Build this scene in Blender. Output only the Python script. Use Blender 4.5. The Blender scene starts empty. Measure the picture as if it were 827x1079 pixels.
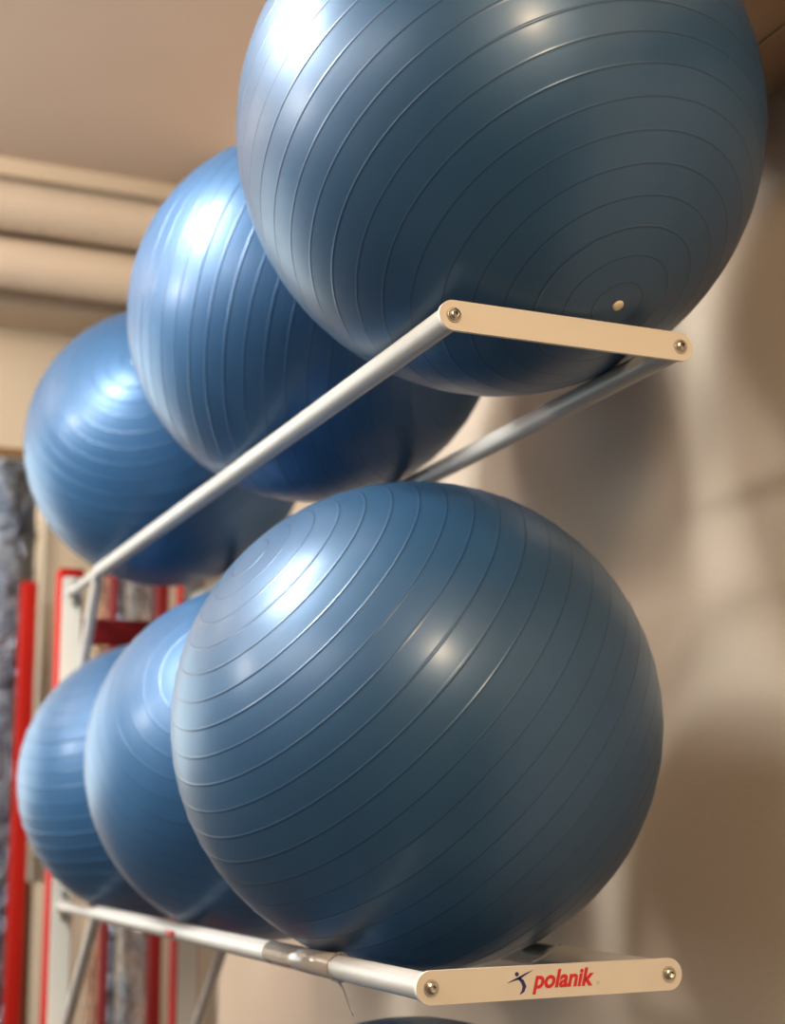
import bpy, bmesh, math, random
from mathutils import Vector, Matrix, noise
random.seed(7)
C = bpy.context.scene.collection
PI = math.pi

# ------------------------------------------------------------------ camera
F = 1551.6
R = Matrix(((0.9170, 0.3920, -0.0733), (-0.3987, 0.8961, -0.1951), (-0.0108, 0.2081, 0.9780)))
cd = bpy.data.cameras.new('camera'); cam = bpy.data.objects.new('camera', cd); C.objects.link(cam)
m = Matrix.Identity(4)
rt, fw = R.col[0].normalized(), R.col[1].normalized()
rt = (rt - fw * rt.dot(fw)).normalized(); up = rt.cross(fw)
for i in range(3):
    m[i][0], m[i][1], m[i][2] = rt[i], up[i], -fw[i]
cam.matrix_world = m
cd.sensor_fit = 'VERTICAL'; cd.sensor_height = 36; cd.lens = 36 * F / 1079
cd.dof.use_dof = True; cd.dof.focus_distance = 1.93; cd.dof.aperture_fstop = 2.8
cd.clip_start = 0.02
bpy.context.scene.camera = cam

def at(px, py, Y):
    """world point on the plane y = Y that is seen at a pixel of the photograph"""
    d = rt * ((px - 413.5) / F) + fw - up * ((py - 539.5) / F)
    return d * (Y / d.y)

# --------------------------------------------------------------- materials
def mat(name, col, rough=.5, metal=0., coat=0., coat_r=.1, bump=None, rvar=None, cvar=None, spec=.5, sheen=0):
    mt = bpy.data.materials.new(name); mt.use_nodes = True
    nt = mt.node_tree; b = nt.nodes['Principled BSDF']
    b.inputs['Base Color'].default_value = (*col, 1); b.inputs['Roughness'].default_value = rough
    b.inputs['Metallic'].default_value = metal; b.inputs['Coat Weight'].default_value = coat
    b.inputs['Coat Roughness'].default_value = coat_r; b.inputs['Specular IOR Level'].default_value = spec
    b.inputs['Sheen Weight'].default_value = sheen; b.inputs['Sheen Roughness'].default_value = .4
    tc = nt.nodes.new('ShaderNodeTexCoord')
    def nz(scale, det=4):
        n = nt.nodes.new('ShaderNodeTexNoise'); n.inputs['Scale'].default_value = scale
        n.inputs['Detail'].default_value = det; nt.links.new(tc.outputs['Object'], n.inputs['Vector']); return n
    if bump:
        n = nz(bump[0]); bp = nt.nodes.new('ShaderNodeBump'); bp.inputs['Distance'].default_value = bump[1]
        bp.inputs['Strength'].default_value = 1
        nt.links.new(n.outputs['Fac'], bp.inputs['Height']); nt.links.new(bp.outputs['Normal'], b.inputs['Normal'])
    if rvar:
        n = nz(rvar[0], 6); mr = nt.nodes.new('ShaderNodeMapRange')
        mr.inputs['From Min'].default_value = .3; mr.inputs['From Max'].default_value = .7
        mr.inputs['To Min'].default_value = rough - rvar[1]; mr.inputs['To Max'].default_value = rough + rvar[1]
        nt.links.new(n.outputs['Fac'], mr.inputs['Value']); nt.links.new(mr.outputs['Result'], b.inputs['Roughness'])
    if cvar:
        n = nz(cvar[0], 5); mx = nt.nodes.new('ShaderNodeMix'); mx.data_type = 'RGBA'
        mr = nt.nodes.new('ShaderNodeMapRange'); mr.inputs['From Min'].default_value = .35; mr.inputs['From Max'].default_value = .65
        nt.links.new(n.outputs['Fac'], mr.inputs['Value']); nt.links.new(mr.outputs['Result'], mx.inputs['Factor'])
        mx.inputs['A'].default_value = (*col, 1); mx.inputs['B'].default_value = (*cvar[1], 1)
        nt.links.new(mx.outputs['Result'], b.inputs['Base Color'])
    return mt

M = {}
BALL = dict(rough=.45, metal=.30, coat=.35, coat_r=.26, spec=.5)
M['ball_a'] = mat('ball vinyl steel blue', (.025, .082, .175), rvar=(7, .05), cvar=(5, (.030, .092, .19)), **BALL)
M['ball_b'] = mat('ball vinyl blue', (.032, .112, .250), rvar=(7, .05), cvar=(5, (.037, .122, .265)), **BALL)
M['white'] = mat('white powder coated steel', (.46, .43, .395), .38, bump=(900, .00006), rvar=(60, .05))
M['plate_white'] = mat('white mounting plate', (.74, .70, .62), .45)
M['film'] = mat('clear film over white tube', (.36, .31, .27), .16, coat=.5)
M['plate'] = mat('cream powder coated plate', (.66, .60, .51), .42, bump=(900, .00005))
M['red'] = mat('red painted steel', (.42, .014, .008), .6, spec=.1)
M['darkred'] = mat('dark red steel with crossbar shade', (.17, .007, .007), .55, spec=.2)  # darker than the post red: the crossbar's shade is put into the colour
M['bolt'] = mat('zinc plated bolt', (.50, .47, .41), .28, metal=1.)
M['black'] = mat('black recess', (.015, .015, .015), .6)
M['plug'] = mat('cream plastic valve plug', (.80, .66, .48), .45)
M['wall'] = mat('beige painted wall', (.66, .54, .425), .62, bump=(60, .0008), cvar=(1.1, (.635, .52, .41)))
M['hall_wall'] = mat('dim brown hall wall', (.16, .13, .11), .8)
M['cream_wall'] = mat('cream painted wall', (.68, .60, .49), .75, bump=(60, .0006), cvar=(1.5, (.70, .61, .48)))
M['ceil'] = mat('painted ceiling', (.66, .55, .47), .8, bump=(40, .0006), cvar=(.8, (.62, .51, .43)))
M['pipe'] = mat('cream lagged pipe', (.66, .57, .47), .6, bump=(12, .004))
M['wood'] = mat('brown varnished boxing', (.50, .32, .19), .4)
M['seam'] = mat('pale seam strip', (.55, .42, .27), .5)
M['floor'] = mat('dark rubber floor', (.030, .028, .026), .7, bump=(200, .0005))
M['foil'] = mat('crumpled aluminium foil', (.56, .47, .39), .14, metal=1., bump=(42, .06), cvar=(9, (.30, .31, .36)))
M['foil_dark'] = mat('dark crumpled foil', (.22, .25, .31), .16, metal=1., bump=(20, .07), cvar=(9, (.12, .15, .22)))
M['foil_tan'] = mat('tan crumpled foil', (.50, .34, .25), .16, metal=1., bump=(48, .05), cvar=(14, (.50, .30, .22)))
M['ink_red'] = mat('red print', (.60, .015, .02), .5)
M['ink_blue'] = mat('navy print', (.018, .022, .13), .5)
M['ink_grey'] = mat('grey print', (.45, .38, .33), .5)
M['sticker'] = mat('red sticker', (.55, .05, .04), .4)
M['teal'] = mat('pale teal board', (.50, .66, .58), .6)
M['brown'] = mat('brown timber', (.25, .13, .05), .5, bump=(20, .002))
M['grey'] = mat('grey plastic', (.45, .43, .40), .5)
g = bpy.data.materials.new('clear nylon'); g.use_nodes = True
b = g.node_tree.nodes['Principled BSDF']; b.inputs['Base Color'].default_value = (.8, .76, .68, 1)
b.inputs['Transmission Weight'].default_value = .9; b.inputs['Roughness'].default_value = .25; b.inputs['IOR'].default_value = 1.4
M['nylon'] = g

def emit(name, col, s):
    mt = bpy.data.materials.new(name); mt.use_nodes = True; nt = mt.node_tree; nt.nodes.clear()
    e = nt.nodes.new('ShaderNodeEmission'); o = nt.nodes.new('ShaderNodeOutputMaterial')
    e.inputs['Color'].default_value = (*col, 1); e.inputs['Strength'].default_value = s
    nt.links.new(e.outputs[0], o.inputs[0]); return mt

M['ring_shade_a'] = mat('ball moulded ring painted shade steel blue', (.016, .050, .105), **BALL)  # ridge shading painted in as a darker blue on the ring faces
M['ring_shade_b'] = mat('ball moulded ring painted shade blue', (.022, .086, .19), **BALL)

# ----------------------------------------------------------------- helpers
def obj(name, bm, mt, parent=None, smooth=True, mw=None):
    me = bpy.data.meshes.new(name)
    bmesh.ops.recalc_face_normals(bm, faces=bm.faces)
    bm.to_mesh(me); bm.free()
    for p in me.polygons: p.use_smooth = smooth
    me.materials.append(mt)
    o = bpy.data.objects.new(name, me); C.objects.link(o)
    if mw is not None: o.matrix_world = mw
    if parent is not None:
        bpy.context.view_layer.update()
        o.parent = parent; o.matrix_parent_inverse = parent.matrix_world.inverted()
    return o
def sharp(o, ang=35):
    bm = bmesh.new(); bm.from_mesh(o.data)
    for e in bm.edges:
        if len(e.link_faces) == 2 and e.calc_face_angle(0) > math.radians(ang): e.smooth = False
    bm.to_mesh(o.data); bm.free()
    return o
def empty(name, loc):
    o = bpy.data.objects.new(name, None); C.objects.link(o); o.location = loc; o.empty_display_size = .1
    bpy.context.view_layer.update(); return o
def tag(o, label=None, cat=None, group=None, kind=None):
    if label: o['label'] = label
    if cat: o['category'] = cat
    if group: o['group'] = group
    if kind: o['kind'] = kind
    return o
def box_bm(x0, x1, y0, y1, z0, z1, bev=0, seg=2, bm=None):
    bm = bm or bmesh.new(); n0 = len(bm.verts)
    r = bmesh.ops.create_cube(bm, size=1)
    for v in r['verts']:
        v.co = Vector((x0 + (v.co.x + .5) * (x1 - x0), y0 + (v.co.y + .5) * (y1 - y0), z0 + (v.co.z + .5) * (z1 - z0)))
    if bev:
        es = {e for v in r['verts'] for e in v.link_edges}
        bmesh.ops.bevel(bm, geom=list(es), offset=bev, segments=seg, affect='EDGES', profile=.5)
    return bm
def box(name, x0, x1, y0, y1, z0, z1, mt, parent=None, bev=.002):
    return sharp(obj(name, box_bm(x0, x1, y0, y1, z0, z1, bev), mt, parent))
def struct(o): o['kind'] = 'structure'; return o
def tube_bm(pts, r, n=32, caps=True, bm=None):
    bm = bm or bmesh.new(); pts = [Vector(p) for p in pts]; rings = []
    t0 = (pts[1] - pts[0]).normalized()
    ref = Vector((0, 0, 1)) if abs(t0.z) < .9 else Vector((1, 0, 0))
    u = t0.cross(ref).normalized()
    for i, p in enumerate(pts):
        if i == 0: t = pts[1] - p
        elif i == len(pts) - 1: t = p - pts[-2]
        else: t = (pts[i + 1] - p).normalized() + (p - pts[i - 1]).normalized()
        t.normalize(); u = (u - t * u.dot(t)).normalized(); w = t.cross(u)
        rr = r[i] if isinstance(r, (list, tuple)) else r
        rings.append([bm.verts.new(p + (u * math.cos(a) + w * math.sin(a)) * rr) for a in (2 * PI * k / n for k in range(n))])
    for a, b_ in zip(rings, rings[1:]):
        for k in range(n): bm.faces.new((a[k], a[(k + 1) % n], b_[(k + 1) % n], b_[k]))
    if caps:
        bm.faces.new(rings[0][::-1]); bm.faces.new(rings[-1])
    return bm
def tube(name, pts, r, mt, parent=None, n=32):
    return sharp(obj(name, tube_bm(pts, r, n), mt, parent), 50)

# --------------------------------------------------------- rack dimensions
S = .36; RR = .0178
LX, RX = .8275, 1.1875
UPZ, LOZ = .6664, -.2040
UPY, LOY = 1.686, 1.791            # front ends
W = 1.60                            # right wall
FLOOR = -1.55
POST = 4.20                         # front face of the posts

# ------------------------------------------------------------------- balls
def ball(label, c, rad, k, pole, mt, plug=False, rh=.00075, group='blue exercise balls on the rack'):
    c = Vector(c); pole = Vector(pole).normalized()
    rot = Vector((0, 0, 1)).rotation_difference(pole).to_matrix()
    th = {0.0, PI}
    rings = [math.radians(5.6 + 6.03 * i) for i in range(14)]
    rings = [a for a in rings if a < math.radians(88.5)]
    rings = rings + [PI / 2] + [PI - a for a in rings]
    off = [-.0055, -.0034, -.0022, -.0011, 0, .0011, .0022, .0034, .0055]
    for a in rings:
        for o_ in off: th.add(a + o_ / rad)
    for i in range(1, 90):
        a = math.radians(2 * i)
        if min(abs(a - q) for q in rings) > .008 / rad: th.add(a)
    amp = {a: random.uniform(.45, 1.05) for a in rings}
    th = sorted(th); prof = []
    for a in th:
        nr = min(rings, key=lambda q: abs(a - q)); d = abs(a - nr) * rad
        h = rh * amp[nr] * math.exp(-(d / .0014) ** 2)
        prof.append((a, rad + h))
    n = 224; bm = bmesh.new(); rows = []
    Sm = Matrix(((1, 0, 0), (0, 1, 0), (0, 0, k)))
    for a, r_ in prof:
        if a in (0.0, PI):
            rows.append([bm.verts.new(Sm @ (rot @ Vector((0, 0, r_ * math.cos(a)))))]); continue
        rows.append([bm.verts.new(Sm @ (rot @ Vector((r_ * math.sin(a) * math.cos(p), r_ * math.sin(a) * math.sin(p), r_ * math.cos(a)))))
                     for p in (2 * PI * j / n for j in range(n))])
    for A, B in zip(rows, rows[1:]):
        for j in range(n):
            if len(A) == 1: bm.faces.new((A[0], B[j], B[(j + 1) % n]))
            elif len(B) == 1: bm.faces.new((A[j], B[0], A[(j + 1) % n]))
            else: bm.faces.new((A[j], B[j], B[(j + 1) % n], A[(j + 1) % n]))
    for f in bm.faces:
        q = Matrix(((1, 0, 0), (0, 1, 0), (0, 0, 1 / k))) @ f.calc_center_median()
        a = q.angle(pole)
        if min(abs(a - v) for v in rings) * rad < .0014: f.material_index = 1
    o = obj('exercise_ball', bm, mt); o.location = c
    o.data.materials.append(M['ring_shade_a'] if mt is M['ball_a'] else M['ring_shade_b'])
    tag(o, label, 'exercise ball', group)
    if plug:
        bpy.context.view_layer.update()
        bm = bmesh.new()
        pr = [(0, .0032), (.0055, .0029), (.0082, .0018), (.0090, -.003)]
        rws = []
        for x, z in pr:
            if x == 0: rws.append([bm.verts.new((0, 0, z))]); continue
            rws.append([bm.verts.new((x * math.cos(p), x * math.sin(p), z)) for p in (2 * PI * j / 24 for j in range(24))])
        for A, B in zip(rws, rws[1:]):
            for j in range(24):
                if len(A) == 1: bm.faces.new((A[0], B[j], B[(j + 1) % 24]))
                else: bm.faces.new((A[j], B[j], B[(j + 1) % 24], A[(j + 1) % 24]))
        p = c + Sm @ (pole * rad)
        mw = Matrix.Translation(p) @ rot.to_4x4()
        q = obj('valve_plug', bm, M['plug'], o, mw=mw); q['label'] = 'small cream valve plug'
    return o

def sphere_dir(c, rad, px, py):
    """normal of the ball where a pixel sees it"""
    c = Vector(c); w = (rt * ((px - 413.5) / F) + fw - up * ((py - 539.5) / F)).normalized()
    bq = w.dot(c); disc = max(bq * bq - (c.dot(c) - rad * rad), 0)
    return (w * (bq - math.sqrt(disc)) - c).normalized()
def view_dir(c, x, y, e):
    """pole direction: x right and y up on the side facing the camera, e degrees towards it"""
    c = Vector(c); v = -c.normalized(); r_ = (rt - v * rt.dot(v)).normalized(); u_ = v.cross(r_)
    d = (r_ * x + u_ * y).normalized(); e = math.radians(e)
    return d * math.cos(e) + v * math.sin(e)

cUF, rUF = (1.0078, 1.876, 1.0487), .4065
cUM, rUM = (1.0078, 2.694, 1.0190), .3772
cUB, rUB = (1.0078, 3.842, 1.0240), .3836
cLF, rLF = (1.0072, 2.2145, .1664), .3981
cLM, rLM = (1.0072, 2.9870, .1408), .3728
cLB, rLB = (1.0072, 3.8440, .1282), .3645
ball('large blue exercise ball at the front of the upper shelf with cream plug', cUF, rUF, .995, sphere_dir(cUF, rUF, 651, 323), M['ball_a'], True)
ball('blue exercise ball in the middle of the upper shelf, half hidden by the front one', cUM, rUM, 1.0, view_dir(cUM, .97, -.22, 30), M['ball_b'], rh=.0011)
ball('blue exercise ball at the far end of the upper shelf above the red post', cUB, rUB, .995, sphere_dir(cUB, rUB, 143, 380), M['ball_b'], True, rh=.0013)
ball('large blue exercise ball at the front of the lower shelf above the lettered plate', cLF, rLF, .987, sphere_dir(cLF, rLF, 262, 586), M['ball_a'])
ball('blue exercise ball in the middle of the lower shelf behind the largest one', cLM, rLM, .992, sphere_dir(cLM, rLM, 224, 700), M['ball_b'], rh=.0007)
ball('smallest looking blue exercise ball at the far end of the lower shelf', cLB, rLB, .983, view_dir(cLB, -.30, .95, 14), M['ball_b'], rh=.0016)
ball('blue exercise ball under the lower shelf, only its top at the bottom edge', (1.0075, 2.25, -.6993), .398, 1.0, (.2, -.3, .9), M['ball_a'])

# -------------------------------------------------------------------- rack
rack = empty('ball_rack', ((LX + RX) / 2, POST + .035, FLOOR))
tag(rack, 'white tubular ball rack bolted to red posts, its shelves carrying blue exercise balls', 'ball rack')

def plate(cx0, cx1, y, z):
    r_ = .0212; th = .006; bm = bmesh.new(); pts = []
    for k in range(25): a = PI / 2 + PI * k / 24; pts.append((cx0 + r_ * math.cos(a), z + r_ * math.sin(a)))
    for k in range(25): a = -PI / 2 + PI * k / 24; pts.append((cx1 + r_ * math.cos(a), z + r_ * math.sin(a)))
    f = [bm.verts.new((x, y - th, zz)) for x, zz in pts]; b_ = [bm.verts.new((x, y, zz)) for x, zz in pts]
    ff = bm.faces.new(f); bm.faces.new(b_[::-1])
    for i in range(len(pts)): bm.faces.new((f[i], b_[i], b_[(i + 1) % len(pts)], f[(i + 1) % len(pts)]))
    bmesh.ops.bevel(bm, geom=[e for e in ff.edges], offset=.0009, segments=2, affect='EDGES')
    return sharp(obj('end_plate', bm, M['plate'], rack), 40)
def bolt(p, parent, r=.0105, n=(0, -1, 0)):
    """button head bolt with washer and hexagon socket facing -Y"""
    bm = bmesh.new()
    prof = [(r * 1.02, 0), (r * 1.02, .0016), (r * .78, .0018), (r * .78, .003), (r * .70, .0056), (r * .5, .0070), (r * .42, .0072)]
    rows = []
    for x, d in prof: rows.append([bm.verts.new((p[0] + x * math.cos(a), p[1] - d, p[2] + x * math.sin(a))) for a in (2 * PI * k / 36 for k in range(36))])
    def hexr(a): 
        s = a % (PI / 3) - PI / 6; return r * .34 / math.cos(s)
    for d in (.0070, .0032): rows.append([bm.verts.new((p[0] + hexr(a) * math.cos(a), p[1] - d, p[2] + hexr(a) * math.sin(a))) for a in (2 * PI * k / 36 for k in range(36))])
    for A, B in zip(rows, rows[1:]):
        for k in range(36): bm.faces.new((A[k], A[(k + 1) % 36], B[(k + 1) % 36], B[k]))
    bm.faces.new(rows[-1])
    return sharp(obj('bolt', bm, M['bolt'], parent), 30)

def shelf(z, y0, yj, ye, drop):
    for i, x in enumerate((LX, RX)):
        # the rail bends down into its strut; a thinner stay carries on to the post
        zz = [(x, y0, z), (x, yj - .03, z), (x, yj - .008, z - .004), (x, yj + .006, z - .020)]
        tube('rail', zz, [RR, RR, RR * .98, RR * .86], M['white'], rack)
        tube('strut', [(x, yj - .004, z - .006), (x, ye + .002, z - drop)], .0148, M['white'], rack)
        tube('stay', [(x, yj - .02, z - .002), (x, ye + .002, z - .004)], .0132, M['white'], rack)
    pl = plate(LX, RX, y0, z)
    for x in (LX, RX): bolt((x, y0 - .006, z), pl)
    return pl
pU = shelf(UPZ, UPY, 3.85, POST - .004, .52)
pL = shelf(LOZ, LOY, 3.75, POST - .004, .43)
pB = shelf(-1.0744, LOY, 3.75, POST - .004, .43)

for x in (LX, RX):
    for zs in (1,):
        box('post', x - .032, x + .036, POST, POST + .07, FLOOR, UPZ + .068, M['red'], rack, .004)
    # one continuous white face plate with rounded top
    bm = bmesh.new(); w = .028; top = UPZ + .042; rr_ = .010; pts = []
    cx = x + .003
    for k in range(7): a = PI - PI / 2 * k / 6; pts.append((cx - w + rr_ + rr_ * math.cos(a), top - rr_ + rr_ * math.sin(a)))
    for k in range(7): a = PI / 2 - PI / 2 * k / 6; pts.append((cx + w - rr_ + rr_ * math.cos(a), top - rr_ + rr_ * math.sin(a)))
    pts += [(cx + w, FLOOR + .02), (cx - w, FLOOR + .02)]
    f = [bm.verts.new((a, POST - .004, b_)) for a, b_ in pts]; g_ = [bm.verts.new((a, POST, b_)) for a, b_ in pts]
    bm.faces.new(f); bm.faces.new(g_[::-1])
    for i in range(len(pts)): bm.faces.new((f[i], g_[i], g_[(i + 1) % len(pts)], f[(i + 1) % len(pts)]))
    mp = sharp(obj('mounting_plate', bm, M['plate_white'], rack))
    mp['label'] = 'white mounting plate on red post'
    for z in (UPZ, LOZ):
        for dz in (.028, -.034): bolt((cx + .008, POST - .004, z + dz), mp, .0095)
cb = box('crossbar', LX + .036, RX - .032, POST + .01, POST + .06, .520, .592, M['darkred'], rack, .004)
cb['label'] = 'red crossbar between the posts, shade put into its colour'
box('foot', LX - .06, RX + .06, POST - .1, POST + .35, FLOOR, FLOOR + .05, M['red'], rack, .006)

# sticker wrapped on the lower left rail
y_s = 3.0
def arc_sleeve(name, x, z, y0, y1, r, a0, a1, mt, parent):
    bm = bmesh.new(); n = 14; A = []; 
    for yy in (y0, y1):
        for rad in (r, r + .0005):
            A.append([bm.verts.new((x + rad * math.cos(a0 + (a1 - a0) * k / n), yy, z + rad * math.sin(a0 + (a1 - a0) * k / n))) for k in range(n + 1)])
    i0, o0, i1, o1 = A
    for k in range(n):
        bm.faces.new((o0[k], o0[k + 1], o1[k + 1], o1[k])); bm.faces.new((i0[k + 1], i0[k], i1[k], i1[k + 1]))
        bm.faces.new((i0[k], i0[k + 1], o0[k + 1], o0[k])); bm.faces.new((i1[k + 1], i1[k], o1[k], o1[k + 1]))
    for k in (0, n): bm.faces.new((i0[k], o0[k], o1[k], i1[k]))
    return obj(name, bm, mt, parent)
def rail_y(px, Z, X=LX):
    """y along a rail that is seen at pixel column px"""
    lo, hi = 1.6, 4.3
    for _ in range(50):
        mid = (lo + hi) / 2; v = Vector((X, mid, Z)); q = 413.5 + F * v.dot(rt) / v.dot(fw)
        if q > px: lo = mid
        else: hi = mid
    return lo
ys = rail_y(188, LOZ)
arc_sleeve('sticker', LX, LOZ, ys - .035, ys + .035, RR + .0003, math.radians(170), math.radians(212), M['sticker'], rack)['label'] = 'small red sticker on the lower rail'
# clear film wrapped on the lower rail in front of the tie
yt = rail_y(357, LOZ)
ye_ = rail_y(287, LOZ)
fl = arc_sleeve('film_sleeve', LX, LOZ, yt, ye_, RR + .0006, 0, 2 * PI - .001, M['film'], rack); fl['label'] = 'clear film around the lower rail'

# lettering and emblem on the lower plate
ly = LOY - .006 - .0004
def px2x(px): return LX + (px - 449) / 251 * S
cu = bpy.data.curves.new('lettering', 'FONT'); cu.body = 'polanik'; cu.size = .0315; cu.shear = .28; cu.offset = .00095; cu.extrude = .0002
cu.resolution_u = 6; cu.space_character = 1.0
to = bpy.data.objects.new('t', cu); C.objects.link(to); bpy.context.view_layer.update()
me = bpy.data.meshes.new_from_object(to.evaluated_get(bpy.context.evaluated_depsgraph_get()))
bpy.data.objects.remove(to)
xs = [v.co.x for v in me.vertices]; x0, x1 = min(xs), max(xs); sc = (px2x(617) - px2x(551)) / (x1 - x0)
lt = bpy.data.objects.new('lettering', me); me.materials.append(M['ink_red']); C.objects.link(lt)
lt.matrix_world = Matrix.Translation((px2x(551) - x0 * sc, ly, LOZ - .0075)) @ Matrix.Rotation(PI / 2, 4, 'X') @ Matrix.Diagonal((sc, 1.0, 1, 1))
lt.parent = pL; lt.matrix_parent_inverse = pL.matrix_world.inverted(); lt['label'] = 'red lettering'
def flat(name, polys, mt, parent, y):
    bm = bmesh.new()
    for pl_ in polys:
        a = [bm.verts.new((x, y, z)) for x, z in pl_]; b_ = [bm.verts.new((x, y + .0004, z)) for x, z in pl_]
        bm.faces.new(a); bm.faces.new(b_[::-1])
        for i in range(len(pl_)): bm.faces.new((a[i], b_[i], b_[(i + 1) % len(pl_)], a[(i + 1) % len(pl_)]))
    return obj(name, bm, mt, parent, smooth=False)
def curvepoly(pts, ws):
    P = [Vector((a, 0, b_)) for a, b_ in pts]; L = []; Rr = []
    for i, p in enumerate(P):
        t = (P[min(i + 1, len(P) - 1)] - P[max(i - 1, 0)]).normalized(); nn = Vector((-t.z, 0, t.x))
        L.append(p + nn * ws[i] / 2); Rr.append(p - nn * ws[i] / 2)
    return [(v.x, v.z) for v in L + Rr[::-1]]
ex = px2x(538); ez = LOZ + .001; u = .36 / 251
def E_(dx, dy): return (ex + dx * u, ez + dy * u)
disc = [E_(-2.5 + 2 * math.cos(a), 7 + 2 * math.sin(a)) for a in (2 * PI * k / 14 for k in range(14))]
arms = curvepoly([E_(-13, -.5), E_(-7, 1.6), E_(-1, 3.2), E_(6, 6.5), E_(14, 10)], [.0002, .0016, .0034, .0022, .0002])
body = curvepoly([E_(-1, 4), E_(3, .5), E_(5, -4), E_(3.5, -8), E_(0, -11)], [.0034, .0052, .0058, .0042, .0006])
em = flat('emblem', [disc, arms, body], M['ink_blue'], pL, ly); em['label'] = 'navy leaping figure emblem'
rg = []
for k in range(16):
    a0, a1 = 2 * PI * k / 16, 2 * PI * (k + 1) / 16
    rg.append([(px2x(621) + r_ * math.cos(a), LOZ - .0055 + r_ * math.sin(a)) for r_, a in ((.0022, a0), (.0022, a1), (.0015, a1), (.0015, a0))])
flat('registered_mark', rg, M['ink_grey'], pL, ly)

# clear nylon tie looped over both lower rails
pts = []
for k in range(41):
    a = 2 * PI * k / 40
    pts.append((LX + (RR + .0022) * math.cos(a), yt - .004, LOZ + (RR + .0022) * math.sin(a)))
bm = tube_bm(pts, .0016, 10)
span = []
for k in range(25):
    t = k / 24
    span.append((LX + .002 + (RX - LX) * t, yt - .006 - .02 * t, LOZ + RR + .003 - .052 * math.sin(PI * t) ** .8))
tube_bm(span, .0010, 8, bm=bm)
tail = [(LX - .003, yt - .006, LOZ - RR - .001), (LX + .004, yt - .010, LOZ - RR - .014), (LX + .009, yt - .014, LOZ - RR - .032), (LX + .016, yt - .016, LOZ - RR - .050)]
tube_bm(tail, [.0022, .0014, .0010, .0007], 8, bm=bm)
tag(obj('nylon_tie', bm, M['nylon']), 'clear nylon tie looped over the lower shelf rails with its tail hanging', 'cable tie')

# ------------------------------------------------------------ room shell
XL, YB, YF, ZC = -5.6, -4.2, 8.4, 2.62
struct(box('floor', XL - .2, W + 1.6, YB, YF + .2, FLOOR - .1, FLOOR, M['floor'], bev=0))
struct(box('ceiling', XL - .2, W + 1.6, YB, 5.60, ZC, ZC + .12, M['ceil'], bev=0))
struct(box('wall_right', W, W + .15, YB, 5.25, FLOOR, ZC, M['wall'], bev=0))
struct(box('wall_left', XL - .15, XL, YB, YF, FLOOR, ZC + .9, M['hall_wall'], bev=0))
struct(box('wall_back', XL, W, YB - .15, YB, FLOOR, ZC, M['hall_wall'], bev=0))
struct(box('wall_front', XL, W + 1.6, YF, YF + .15, FLOOR, ZC + .9, M['cream_wall'], bev=0))
struct(box('wall_alcove', W + 1.45, W + 1.6, 5.25, YF, FLOOR, ZC + .9, M['wall'], bev=0))
struct(box('wall_return', W + .15, W + 1.45, 5.10, 5.25, FLOOR, ZC, M['wall'], bev=0))
struct(box('ceiling_upper', XL, W + 1.6, 5.60, YF, ZC + .75, ZC + .87, M['ceil'], bev=0))
# boxed beam along the right wall just above the top shelf
bx = box('wall_beam', 1.335, W, YB, 5.25, 1.265, 1.60, M['wood'], bev=.004); struct(bx); bx.name = 'trim_1'
sm = box('trim_2', 1.461, 1.467, YB, 5.25, 1.262, 1.2655, M['seam'], bev=0); struct(sm)
# cornice ledge where the low ceiling ends
p = at(0, 182, 5.72)
struct(box('trim_3', XL, W + 1.4, 5.60, 5.64, at(0, 182, 5.6).z, ZC + .76, M['cream_wall'], bev=.008))
# bulkhead wall above the alcove
zb = at(0, 475, 6.6).z; zt = at(0, 345, 6.6).z; zt2 = at(0, 312, 6.3).z
struct(box('wall_bulkhead', XL, W + 1.45, 6.6, 6.75, zb, ZC + .7, M['cream_wall'], bev=.006))
struct(box('trim_4', XL, W + 1.45, 6.28, 6.6, zt + .0, zt2 + .12, M['pipe'], bev=.012))
struct(box('trim_5', XL, W + 1.45, 6.585, 6.60, zb - .02, zb + .015, M['brown'], bev=.002))

def pipe(name, y, zc, r, label, wob=.012):
    pts = []; n = 60; rs = []
    for k in range(n + 1):
        x = XL + .05 + (W + 1.4 - XL - .1) * k / n
        pts.append((x, y, zc + wob * noise.noise(Vector((x * 1.3, y, 0))))); rs.append(r * (1 + .05 * noise.noise(Vector((x * 2.1, zc, 3)))))
    o = obj(name, tube_bm(pts, rs, 28), M['pipe']); tag(o, label, 'pipe', None); return o
z1 = at(0, 212, 5.80).z; z2 = at(0, 276, 5.95).z
pipe('ceiling_pipe', 5.80, z1, .118, 'thick cream lagged pipe high on the left, upper of two')
pipe('ceiling_pipe', 5.95, z2, .108, 'cream lagged pipe high on the left, lower of two')

# ------------------------------------------------ things in the alcove
def foil(name, x, y, r, z0, z1_, mt, label, seed):
    pts = []; rs = []; n = 90
    bm = bmesh.new(); rows = []; seg = 48
    for k in range(n + 1):
        z = z0 + (z1_ - z0) * k / n; row = []
        for j in range(seg):
            a = 2 * PI * j / seg; v = Vector((math.cos(a) * 2.2, math.sin(a) * 2.2, z * 9 + seed))
            rr_ = r * (1 + .10 * noise.noise(v) + .06 * noise.noise(v * 2.7))
            row.append(bm.verts.new((x + rr_ * math.cos(a), y + rr_ * math.sin(a), z)))
        rows.append(row)
    for A, B in zip(rows, rows[1:]):
        for j in range(seg): bm.faces.new((A[j], A[(j + 1) % seg], B[(j + 1) % seg], B[j]))
    bm.faces.new(rows[0][::-1]); bm.faces.new(rows[-1])
    return tag(obj(name, bm, mt), label, 'foil duct', None)
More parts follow.
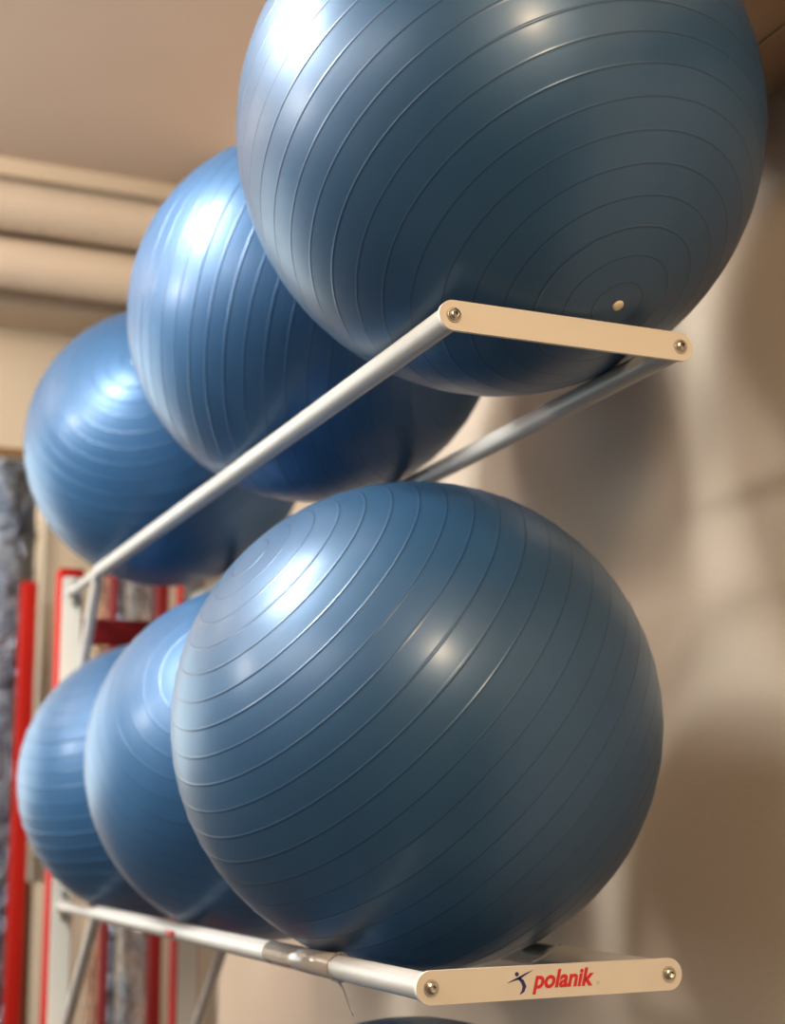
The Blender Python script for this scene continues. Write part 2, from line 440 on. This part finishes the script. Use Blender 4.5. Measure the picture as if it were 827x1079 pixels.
# far, big, left edge
def X(px, py, Y): return at(px, py, Y).x
foil('foil_duct', X(2, 780, 7.15), 7.15, .118, FLOOR, at(0, 478, 7.15).z + .6, M['foil_dark'], 'wide blurred silver foil duct at the left edge behind the far red post', 3)
ft = empty('red_post', (X(24, 840, 6.9), 6.9, FLOOR)); 
tag(ft, 'far blurred red post standing against the foil duct at the left', 'post')
xr = X(23, 840, 6.9)
box('post', xr - .035, xr + .035, 6.9, 6.97, FLOOR + .01, at(23, 612, 6.9).z, M['red'], ft, .008)
box('base_plate', xr - .08, xr + .08, 6.85, 7.02, FLOOR, FLOOR + .01, M['red'], ft, .002)
xb = X(35.5, 800, 7.34)
tag(box('timber_post', xb - .012, xb + .022, 7.34, 7.40, FLOOR, at(35, 478, 7.3).z + .3, M['brown'], bev=.006), 'thin brown timber post between far red post and cream column', 'post')
xc0, xc1 = X(39, 800, 7.2), X(62, 800, 7.2)
struct(box('wall_column', xc0, xc1 + .12, 7.2, 7.5, at(45, 930, 7.2).z, ZC + .7, M['cream_wall'], bev=.01))
bt = at(48, 1000, 7.0)
lean = box_bm(-.035, .035, -.01, .01, 0, .62, .004)
o = obj('leaning_board', lean, M['teal']); o.matrix_world = Matrix.Translation((bt.x, 7.0, FLOOR)) @ Matrix.Rotation(math.radians(4), 4, 'Y') @ Matrix.Diagonal((1, 1, 1.55, 1))
tag(sharp(o), 'pale teal board leaning beside the far red post, low at the left', 'board')
tag(box('timber_post', X(54, 1000, 7.15) - .02, X(54, 1000, 7.15) + .03, 7.15, 7.2, FLOOR, at(54, 925, 7.15).z, M['brown'], bev=.006), 'short brown timber post behind the teal board', 'post')

# between the rack posts
foil('foil_duct', X(141, 1020, 5.4), 5.4, .062, FLOOR, 1.9, M['foil'], 'silver foil duct standing behind the rack between its posts', 11)
foil('foil_duct', X(116, 1020, 5.62), 5.62, .020, FLOOR, 1.9, M['foil_dark'], 'slim blue grey foil pipe left of the silver duct behind the rack', 17)
foil('foil_duct', X(98, 1020, 5.35), 5.35, .026, FLOOR, 1.9, M['foil_tan'], 'slim copper toned foil pipe just right of the left rack post', 23)
wf = empty('climbing_frame', (X(138, 1000, 5.2), 5.2, FLOOR))
tag(wf, 'dark red steel frame standing behind the rack around the silver duct', 'frame')
for px, wd in ((110, .011), (164, .021)):
    xx = X(px, 1020, 5.2)
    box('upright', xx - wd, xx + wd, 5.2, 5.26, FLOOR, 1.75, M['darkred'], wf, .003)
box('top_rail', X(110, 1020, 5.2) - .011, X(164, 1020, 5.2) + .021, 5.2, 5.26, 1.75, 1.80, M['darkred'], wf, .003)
xx = X(177, 1020, 5.6)
struct(box('trim_6', xx - .03, X(232, 1020, 5.6), 5.6, 5.68, FLOOR, ZC, M['cream_wall'], bev=.004))
# white ball chain hanging beside the left post
bm = bmesh.new(); pc = at(81, 945, POST + .10); 
zz = pc.z + .02
while zz > at(81, 1030, POST + .10).z:
    bmesh.ops.create_uvsphere(bm, u_segments=10, v_segments=6, radius=.0042, matrix=Matrix.Translation((pc.x, POST + .084, zz))); zz -= .0105
hk = tube_bm([(pc.x, POST + .06, pc.z + .024), (pc.x, POST + .084, pc.z + .024), (pc.x, POST + .084, pc.z + .014)], .0015, 8, bm=bm)
tag(obj('bead_chain', bm, M['white']), 'thin white bead chain hanging beside the left rack post', 'chain')

# ------------------------------------------------------------------ lights
def area(name, loc, target, sx, sy, power, col, spread=180):
    l = bpy.data.lights.new(name, 'AREA'); l.shape = 'RECTANGLE'; l.size = sx; l.size_y = sy; l.energy = power; l.color = col
    l.spread = math.radians(spread)
    o = bpy.data.objects.new(name, l); C.objects.link(o); o.location = loc
    d = Vector(target) - Vector(loc); o.rotation_euler = d.to_track_quat('-Z', 'Y').to_euler(); return o
# ceiling panels and lamps, with added fill lights among them
area('panel_lamp', (-.66, 2.62, 2.15), (-.58, 2.62, 0), .44, 1.0, 62, (.95, 1.0, .985))
area('panel_lamp_second', (-1.2, 2.72, 2.20), (-1.0, 2.72, 0), .40, .8, 36, (.95, 1.0, .985))
area('spot_lamp', (0., -2.0, 2.25), (.9, 2., .3), .36, .36, 88, (1, .74, .47))
area('panel_lamp_left', (-4.9, 4.2, 2.1), (1.2, 2.5, .3), .8, .6, 55, (1, .93, .84))
area('hall_fill', (-3.2, 1.2, 2.58), (-2.9, 1.2, 0), 3.4, 7.5, 400, (1, .93, .84))  # added overhead fill, softens the wall shadows and pales the balls' upper left
area('ceiling_fill', (-2.4, 3.6, 1.7), (-1.6, 4.2, 2.6), 2.0, .8, 60, (1, .92, .84))  # added fill aimed upward to brighten the ceiling
area('alcove_fill', (.3, 7.6, 2.6), (.5, 7.3, -1), 2.5, .8, 42, (1, .90, .78))  # added fill for the alcove, kept out of the balls' reflections
area('bulkhead_fill', (-2.0, 5.0, 2.3), (-1.5, 6.3, 1.9), 1.8, .4, 60, (1, .88, .74))  # added fill that brightens the bulkhead and pipes
# daylight window in the far wall, left of the frame
wn = struct(box('window_1', -5.4, -.2, YF - .02, YF - .005, -.6, 2.0, emit('window daylight', (.86, .97, .96), 2.6), bev=0))
for i in range(5):
    xq = -5.4 + i * 1.3
    struct(box('window_frame', xq - .03, xq + .03, YF - .06, YF - .02, -.65, 2.05, M['white'], wn, .004))

# a lightly lit hall
w = bpy.data.worlds.new('world'); bpy.context.scene.world = w; w.use_nodes = True
w.node_tree.nodes['Background'].inputs['Color'].default_value = (.9, .85, .8, 1)
w.node_tree.nodes['Background'].inputs['Strength'].default_value = .25

vs = bpy.context.scene.view_settings
bpy.context.scene.display_settings.display_device = 'sRGB'
vs.view_transform = 'Standard'; vs.look = 'None'; vs.gamma = 1; vs.exposure = 0.55; vs.use_curve_mapping = False
